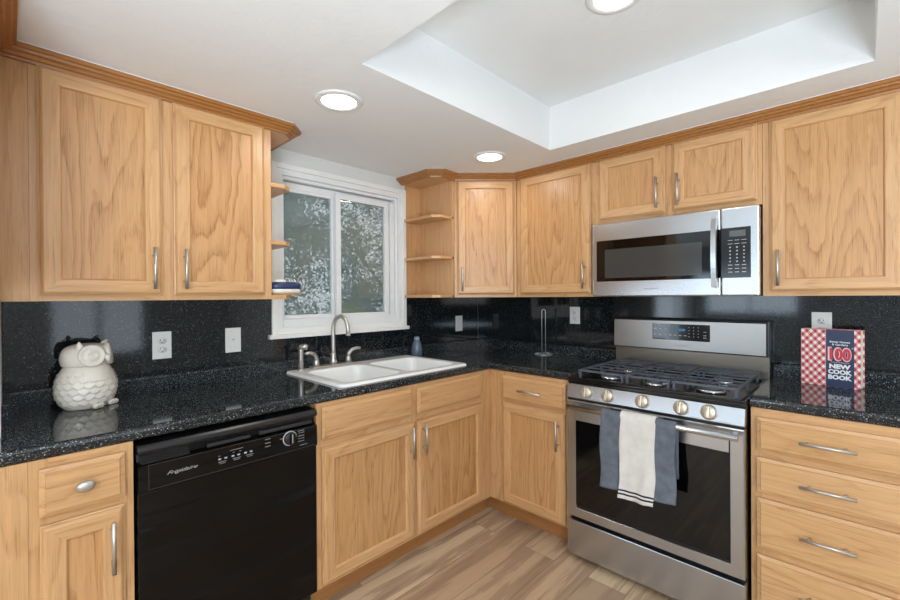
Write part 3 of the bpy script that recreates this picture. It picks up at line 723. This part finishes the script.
def grate(x0, x1):
    m = MB(); zt, zb = .950, .939; y0, y1 = -.628, -.135; b = .0050
    for y in (y0, y1): m.prism([(x0+.012, zb+.002), (x1-.012, zb+.002), (x1-.005, zt), (x0+.005, zt)], 'y', y-b, y+b)
    for x in (x0+b, x1-b): m.box(x-b, x+b, y0, y1, zb, zt-.002)
    cx = (x0+x1)/2
    m.box(cx-.0035, cx+.0035, y0, y1, zt-.005, zt+.0005)
    for k in range(1, 6):
        y = y0+(y1-y0)*k/6
        m.box(x0+b, x1-b, y-.0032, y+.0032, zt-.0045, zt+.001)
    for x in (x0+b+.004, x1-b-.004):
        for y in (y0+.004, (y0+y1)/2, y1-.004): m.box(x-b, x+b, y-b, y+b, .9003, zb)
    m.build('grate', IRON, g)
for a in ((.035, .268), (.274, .470), (.476, .724)): grate(*a)
for x, y, r in ((.150, -.50, .048), (.150, -.25, .038), (.372, -.375, .042), (.372, -.53, .036), (.600, -.505, .052), (.600, -.25, .036)):
    m = MB(); m.lathe([(r+.006, .9005), (r+.006, .908), (r, .914), (r-.01, .915), (0, .915)], (x, y, 0), 'z', 0, 28); bb = m.build('burner', CH, g)
    m = MB(); m.lathe([(r-.004, .9152), (r-.002, .919), (r-.006, .924), (0, .925)], (x, y, 0), 'z', 0, 28); m.build('burner_cap', IRON, bb)
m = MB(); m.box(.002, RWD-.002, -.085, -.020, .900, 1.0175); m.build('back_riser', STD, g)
m = MB(); m.box(.001, RWD-.001, -.092, -.018, 1.018, 1.192, 0, .004); bk = m.build('backguard', BLK, g)
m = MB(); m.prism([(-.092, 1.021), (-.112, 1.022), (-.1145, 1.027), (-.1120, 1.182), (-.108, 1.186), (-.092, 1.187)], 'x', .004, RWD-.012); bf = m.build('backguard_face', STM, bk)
m = MB(); m.prism([(-.100, 1.078), (-.1148, 1.078), (-.1134, 1.166), (-.100, 1.166)], 'x', .222, .508); dp = m.build('display_panel', GLB, bk)
tilt = R(90-0.9)
def fy_(z): return -.1150+(z-1.078)*(.0014/.088)
m = MB()
def mark(x, z, w, h): m.quad([(x-w/2, fy_(z-h/2)-.0003, z-h/2), (x+w/2, fy_(z-h/2)-.0003, z-h/2), (x+w/2, fy_(z+h/2)-.0003, z+h/2), (x-w/2, fy_(z+h/2)-.0003, z+h/2)])
for k, w in enumerate((.012, .018, .012, .008)): mark(.238+.024*k, 1.155, w, .002)
for k in range(3): mark(.238+.026*k, 1.137, .014, .004)
for k in range(7): mark(.238+.0255*k, 1.105, .013, .005 if k % 2 else .003)
for i in range(3):
    for j in range(4): mark(.410+.022*i, 1.150-.0165*j, .004, .004)
for z in (1.128, 1.110, 1.098): mark(.485, z, .014, .0025)
m.build('display_marking', GREYM, dp)
text('clock_digits', '12:00', .026, BLUE, dp, (.376, fy_(1.135)-.0006, 1.135), (tilt, 0, 0), height=.012)
text('maker_name', 'FRIGIDAIRE', .062, plain('etched_grey', '#6F6B66', .5), bf, (.372, fy_(1.05)+.0003, 1.050), (tilt, 0, 0), height=.006)

# towels over the oven handle
def towel(name, label, x0, x1, zb0, zb1, lift, mats, stripes=(), seed=1):
    t = thing(name, label, 'towel', (0, -1.1685, 0), RW)
    rnd = random.Random(seed); yc, zc, r = -.744, .782, .0178+lift
    path = [(yc+r+.002, .56), (yc+r, .66), (yc+r, zc)]
    for k in range(1, 8): a = math.pi*k/8; path.append((yc+r*math.cos(a), zc+r*math.sin(a)))
    n0 = len(path); N = 44
    for k in range(N+1): path.append((yc-r, zc-(zc-1.0)*0 - k/N))   # placeholder length, scaled below
    nx = 40; m = MB(); G = []
    ph = [rnd.uniform(0, 6) for _ in range(4)]
    for i, (py, pz) in enumerate(path):
        row = []
        for j in range(nx+1):
            u = j/nx; x = x0+(x1-x0)*u; y, z = py, pz
            if i >= n0:
                f_ = (i-n0)/N; zb = zb0+(zb1-zb0)*u; z = zc-(zc-zb)*f_
                y = yc-r - .010*f_ - .0035*f_*(math.sin(u*9+ph[0])+.6*math.sin(u*17+ph[1]+f_*3)) - .0018*math.sin(f_*15+u*6+ph[2])*math.sin(u*5+ph[3])
                x += .004*math.sin(f_*5+ph[1])*f_ + (.003*math.sin(f_*9+ph[0]) if j in (0, nx) else 0)
            row.append(m.bm.verts.new((x, y, z)))
        G.append(row)
    for i in range(len(G)-1):
        for j in range(nx):
            f = m.bm.faces.new((G[i][j], G[i][j+1], G[i+1][j+1], G[i+1][j])); f.smooth = True
            f.material_index = 1 if (i-n0) in stripes else 0
    o = m.build('cloth', mats, t); md = o.modifiers.new('thickness', 'SOLIDIFY'); md.thickness = .004; md.offset = -1 if False else 1
    if o.data.polygons[0].normal.y > 0: md.offset = 1
    return t, o
towel('hand_towel', 'grey terry towel draped over the oven door handle, behind white towel', .214, .530, .455, .468, 0.0, [TGREY], (), 3)
towel('dish_towel', 'white cotton towel with black end stripes, draped over the grey towel', .305, .452, .433, .437, .0072, [TWHT, TBLK], (39, 41), 8)

# ------------------------------------------------------------------ microwave
g = thing('microwave', 'stainless steel over-the-range microwave mounted above the stove', 'microwave', (0, -1.1705, 0), RW)
m = MB(); m.box(.002, .756, -.345, -.001, 1.326, 1.712); m.box(.02, .738, -.34, -.02, 1.3195, 1.326); m.build('case', BLK, g)
m = MB(); m.box(.0, .612, -.393, -.346, 1.320, 1.714, 0, .006); dr = m.build('door', ST, g)
m = MB(); m.box(.024, .611, -.3945, -.392, 1.400, 1.622, 0, .001); wf = m.build('door_window', GLB, dr)
m = MB(); m.box(.071, .538, -.3952, -.3942, 1.418, 1.572); m.build('window_screen', GLG, wf)
m = MB(); m.box(.614, .757, -.393, -.346, 1.320, 1.714, 0, .006); cs = m.build('control_side', ST, g)
m = MB(); m.box(.6145, .727, -.3945, -.392, 1.400, 1.625, 0, .0012); kp = m.build('keypad', BLG, cs)
m = MB(); m.box(.648, .708, -.3952, -.394, 1.584, 1.611); m.build('display', plain('grey_display', '#5A5E5E', .3), kp)
m = MB()
for i in range(3):
    for j in range(10):
        x = .650+.026*i; z = 1.568-.0158*j
        if j < 2: m.box(x-.009, x+.009, -.3951, -.394, z-.001, z+.001)
        elif j < 7: m.box(x-.003, x+.003, -.3951, -.394, z-.0025, z+.0025)
        else: m.box(x-.008, x+.008, -.3951, -.394, z-.0015, z+.0015)
m.build('key_marking', GREYM, kp)
m = MB(); pts = []
for k in range(15):
    a = k/14; pts.append((.594, -.428-.014*math.sin(math.pi*a), 1.357+.311*a))
tmp = []
rings = []
for (x, y, z) in pts: rings.append([m.bm.verts.new(q) for q in ((x-.013, y+.006, z), (x-.010, y-.005, z), (x+.010, y-.005, z), (x+.013, y+.006, z))])
for a, b in zip(rings, rings[1:]):
    for k in range(4): m.bm.faces.new((a[k], a[(k+1) % 4], b[(k+1) % 4], b[k]))
m.bm.faces.new(rings[0]); m.bm.faces.new(rings[-1])
for z in (1.372, 1.652): m.box(.586, .602, -.428, -.3935, z-.010, z+.010, 0, .002)
m.build('handle', STV, dr)
text('maker_name', 'FRIGIDAIRE', .07, plain('etched_grey_light', '#8C8984', .5), dr, (.31, -.3936, 1.358), height=.007)

# ------------------------------------------------------------------ small things on the worktop and shelves
# owl jar
ang = R(44)
o = thing('owl_jar', 'cream ceramic owl-shaped cookie jar on the left worktop', 'jar', (-2.447, -.155, ZC+.0005), ang)
def blob(mb, prof, seg, disp=None, ex=1.0, ey=1.0, mi=0):
    rings = []
    for i, (r, z) in enumerate(prof):
        ring = []
        for k in range(seg):
            a = 2*math.pi*k/seg; rr = r + (disp(a, z, r) if disp else 0)
            ring.append(mb.bm.verts.new((rr*math.cos(a)*ex, rr*math.sin(a)*ey, z)))
        rings.append(ring)
    for i in range(len(rings)-1):
        for k in range(seg):
            f = mb.bm.faces.new((rings[i][k], rings[i][(k+1) % seg], rings[i+1][(k+1) % seg], rings[i+1][k])); f.smooth = True; f.material_index = mi
    for q in (rings[0], rings[-1]): mb.bm.faces.new(q)
def interp(pts, n):
    out = []
    for k in range(n+1):
        t = k/n*(len(pts)-1); i = min(int(t), len(pts)-2); f = t-i
        p = [pts[max(0, min(len(pts)-1, i+d))] for d in (-1, 0, 1, 2)]
        out.append(tuple(0.5*((2*p[1][c]) + (-p[0][c]+p[2][c])*f + (2*p[0][c]-5*p[1][c]+4*p[2][c]-p[3][c])*f*f + (-p[0][c]+3*p[1][c]-3*p[2][c]+p[3][c])*f**3) for c in (0, 1)))
    return out
def feathers(a, z, r):
    if z < .012 or z > .132: return 0
    row = (z-.012)/.0215; i = math.floor(row); f = row-i
    u = a/(2*math.pi)*19 + (0.5 if i % 2 else 0); q = abs((u % 1)-.5)*2
    edge = 0.10+0.5*q**2.6
    face = abs(((a+math.pi/2+math.pi) % (2*math.pi))-math.pi)
    if z > .105 and face < .9: return 0
    return .0042*max(0, 1-abs(f-edge)/0.9) if f > edge else -.0006
body = interp([(.058, 0), (.070, .004), (.088, .035), (.0945, .070), (.091, .105), (.080, .135), (.070, .152), (.066, .158)], 90)
m = MB(); blob(m, body, 180, feathers, 1.0, .92); m.build('body', CER, o)
head = interp([(.071, .156), (.0765, .160), (.080, .180), (.077, .205), (.066, .222), (.045, .232), (.018, .236), (.002, .2365)], 40)
m = MB(); blob(m, head, 80, None, 1.0, .90)
h = m.build('lid_head', CER, o)
for s_ in (-1, 1):
    m = MB(); base = Vector((.049*s_, -.018, .218)); tip = Vector((.063*s_, -.028, .245))
    m.tube([base-Vector((.006*s_, -.004, .02)), base, base.lerp(tip, .6), tip], [.020, .018, .010, .003], seg=14); m.build('ear_tuft', CER, h)
    a = R(-90+34*s_); c_ = Vector((.071*math.cos(a), .066*math.sin(a), .194))
    e = bpy.data.objects.new('tmp', None); bpy.data.objects.remove(e)
    m = MB(); m.lathe([(.041, -.014), (.041, .002), (.037, .0075), (.032, .0065), (.028, .004), (.022, .0045), (.0165, .008), (.012, .0085), (.009, .006), (0, .0065)], (0, 0, 0), 'y', 0, 36)
    m.build('eye_disc', CER, h, tuple(c_), (R(-6), 0, a+math.pi/2))
m = MB(); m.tube([(0, -.066, .192), (0, -.080, .184), (0, -.083, .172), (0, -.078, .166)], [.012, .010, .006, .002], seg=12); m.build('beak', CER, h)
for s_ in (-1, 1):
    m = MB()
    for k in (-1, 0, 1): m.tube([(.034*s_+.011*k, -.062, .010), (.033*s_+.012*k, -.074, .010), (.032*s_+.0125*k, -.079, .0078)], [.009, .0095, .007], seg=10)
    m.build('foot', CER, o)

# cookbook standing at the right
B = thing('cookbook', 'red gingham cookbook with navy band standing on the right worktop', 'book', (-.148, -2.046, ZC+.0005), R(-90-12))
BW, BH, BT = .200, .248, .058
m = MB(); m.box(0, BW, 0, .003, 0, BH, 0, .0008); fc = m.build('front_cover', GING, B)
m = MB(); m.box(0, BW, BT-.003, BT, 0, BH, 0, .0008); m.build('back_cover', GING, B)
m = MB(); m.box(0, .003, .0032, BT-.0032, 0, BH); m.build('spine', GING, B)
m = MB(); m.box(.0035, BW-.004, .0035, BT-.0035, .003, BH-.003); m.build('page_block', PAGES, B)
m = MB(); m.box(.088, .180, -.0004, -.0001, 0.0005, BH-.0005); bd = m.build('title_band', NAVY, fc)
bx = .134
text('title_line', 'Better Homes', .066, WHTM, bd, (bx, -.0008, .196), height=.008, bold=.02); text('title_line', '& Gardens', .052, WHTM, bd, (bx, -.0008, .1845), height=.008, bold=.02)
text('number_outline', '100', .078, PINK, bd, (bx-.001, -.0008, .1435), height=.062, bold=.07); text('number', '100', .070, RED, bd, (bx+.001, -.0014, .1430), height=.053, bold=.045)
text('title_line', 'th', .008, PINK, bd, (bx+.041, -.0008, .172), height=.006); text('title_line', 'ANNIVERSARY', .062, PINK, bd, (bx, -.0008, .1075), height=.004)
for k, (wd, w) in enumerate((('NEW', .070), ('COOK', .078), ('BOOK', .078))): text('title_word', wd, w, WHTM, bd, (bx, -.0008, .0905-.0235*k), height=.020, bold=.055)

# soap bottle
b = thing('bottle', 'small blue-grey bottle on the worktop at the back right of the sink', 'bottle', (-.715, -.062, ZC+.0005))
m = MB(); m.lathe([(.035, 0), (.038, .003), (.038, .040), (.035, .065), (.029, .088), (.021, .104), (.017, .108)], seg=32); m.build('body', BOT, b)
m = MB(); m.lathe([(.0175, .108), (.018, .112), (.018, .126), (.016, .129), (0, .129)], seg=24); m.build('cap', plain('grey_cap', '#8E9CA6', .35), b)

# wire paper towel holder
h = thing('paper_towel_holder', 'thin empty wire paper towel holder on the worktop near the corner', 'paper towel holder', (-.088, -.668, ZC+.0005))
m = MB(); W_ = .0027
ring = [(.062*math.cos(2*math.pi*k/28), .062*math.sin(2*math.pi*k/28), W_) for k in range(29)]
m.tube(ring, W_, seg=8)
for k in range(3): a = k*2.1+.4; m.tube([(0, 0, .010), (.03*math.cos(a), .03*math.sin(a), .009), (.062*math.cos(a), .062*math.sin(a), W_)], W_, seg=8)
m.build('wire_base', WIRE, h)
u = Vector((.70, -.72, 0)).normalized()*.0125
up = [(-u.x, -u.y, .006), (-u.x, -u.y, .296)]
for k in range(1, 8): a = math.pi*k/8; up.append((-u.x*math.cos(a), -u.y*math.cos(a), .296+.0125*math.sin(a)))
up += [(u.x, u.y, .296), (u.x, u.y, .006)]
m = MB(); m.tube(up, W_, seg=8); m.tube([(-u.x, -u.y, .008), (u.x, u.y, .008)], W_, seg=8); m.build('upright_loop', WIRE, h)

# shoe-shaped ornament on the bottom open shelf at the left
s = thing('shoe_ornament', 'small navy and white shoe-shaped ornament on bottom left open shelf', 'ornament', (-1.743, -.292, UZ0+.0185), R(-4))
s.scale = (1.40, 1.2, 1.75)
def oval(mb, rings, seg=28, mi=0, cap=True):
    rs = []
    for z, a, b, dx in rings: rs.append([mb.bm.verts.new((dx+a*math.cos(2*math.pi*k/seg)*(1.0), b*math.sin(2*math.pi*k/seg)*(1-.12*math.cos(2*math.pi*k/seg)), z)) for k in range(seg)])
    for p, q in zip(rs, rs[1:]):
        for k in range(seg): f = mb.bm.faces.new((p[k], p[(k+1) % seg], q[(k+1) % seg], q[k])); f.smooth = True; f.material_index = mi
    mb.bm.faces.new(rs[0][::-1]).material_index = mi
    if cap: mb.bm.faces.new(rs[-1]).material_index = mi
m = MB(); oval(m, [(0, .049, .026, 0), (.006, .050, .027, 0)]); m.build('outsole', ORN_T, s)
m = MB(); oval(m, [(.0062, .0515, .028, 0), (.010, .0525, .0285, 0), (.016, .0515, .028, 0)]); m.build('midsole', ORN_W, s)
m = MB(); oval(m, [(.0162, .0515, .028, 0), (.022, .054, .030, .001), (.029, .053, .029, .001), (.0345, .046, .023, .001), (.034, .034, .015, -.002), (.026, .030, .012, -.002)], cap=True); m.build('upper', ORN_N, s)
m = MB(); oval(m, [(.0265, .0285, .0115, -.006), (.036, .024, .011, -.012), (.041, .016, .009, -.016), (.042, .004, .003, -.016)]); m.build('insole', ORN_W, s)
m = MB(); oval(m, [(.030, .026, .020, .024), (.038, .022, .016, .022), (.042, .014, .010, .019), (.0425, .003, .002, .018)]); m.build('tongue', ORN_G, s)
m = MB()
for k in range(3): m.tube([(.012+.009*k, -.016, .037), (.013+.009*k, 0, .0445-.001*k), (.012+.009*k, .016, .037)], .0022, seg=6)
m.build('lace', ORN_W, s)
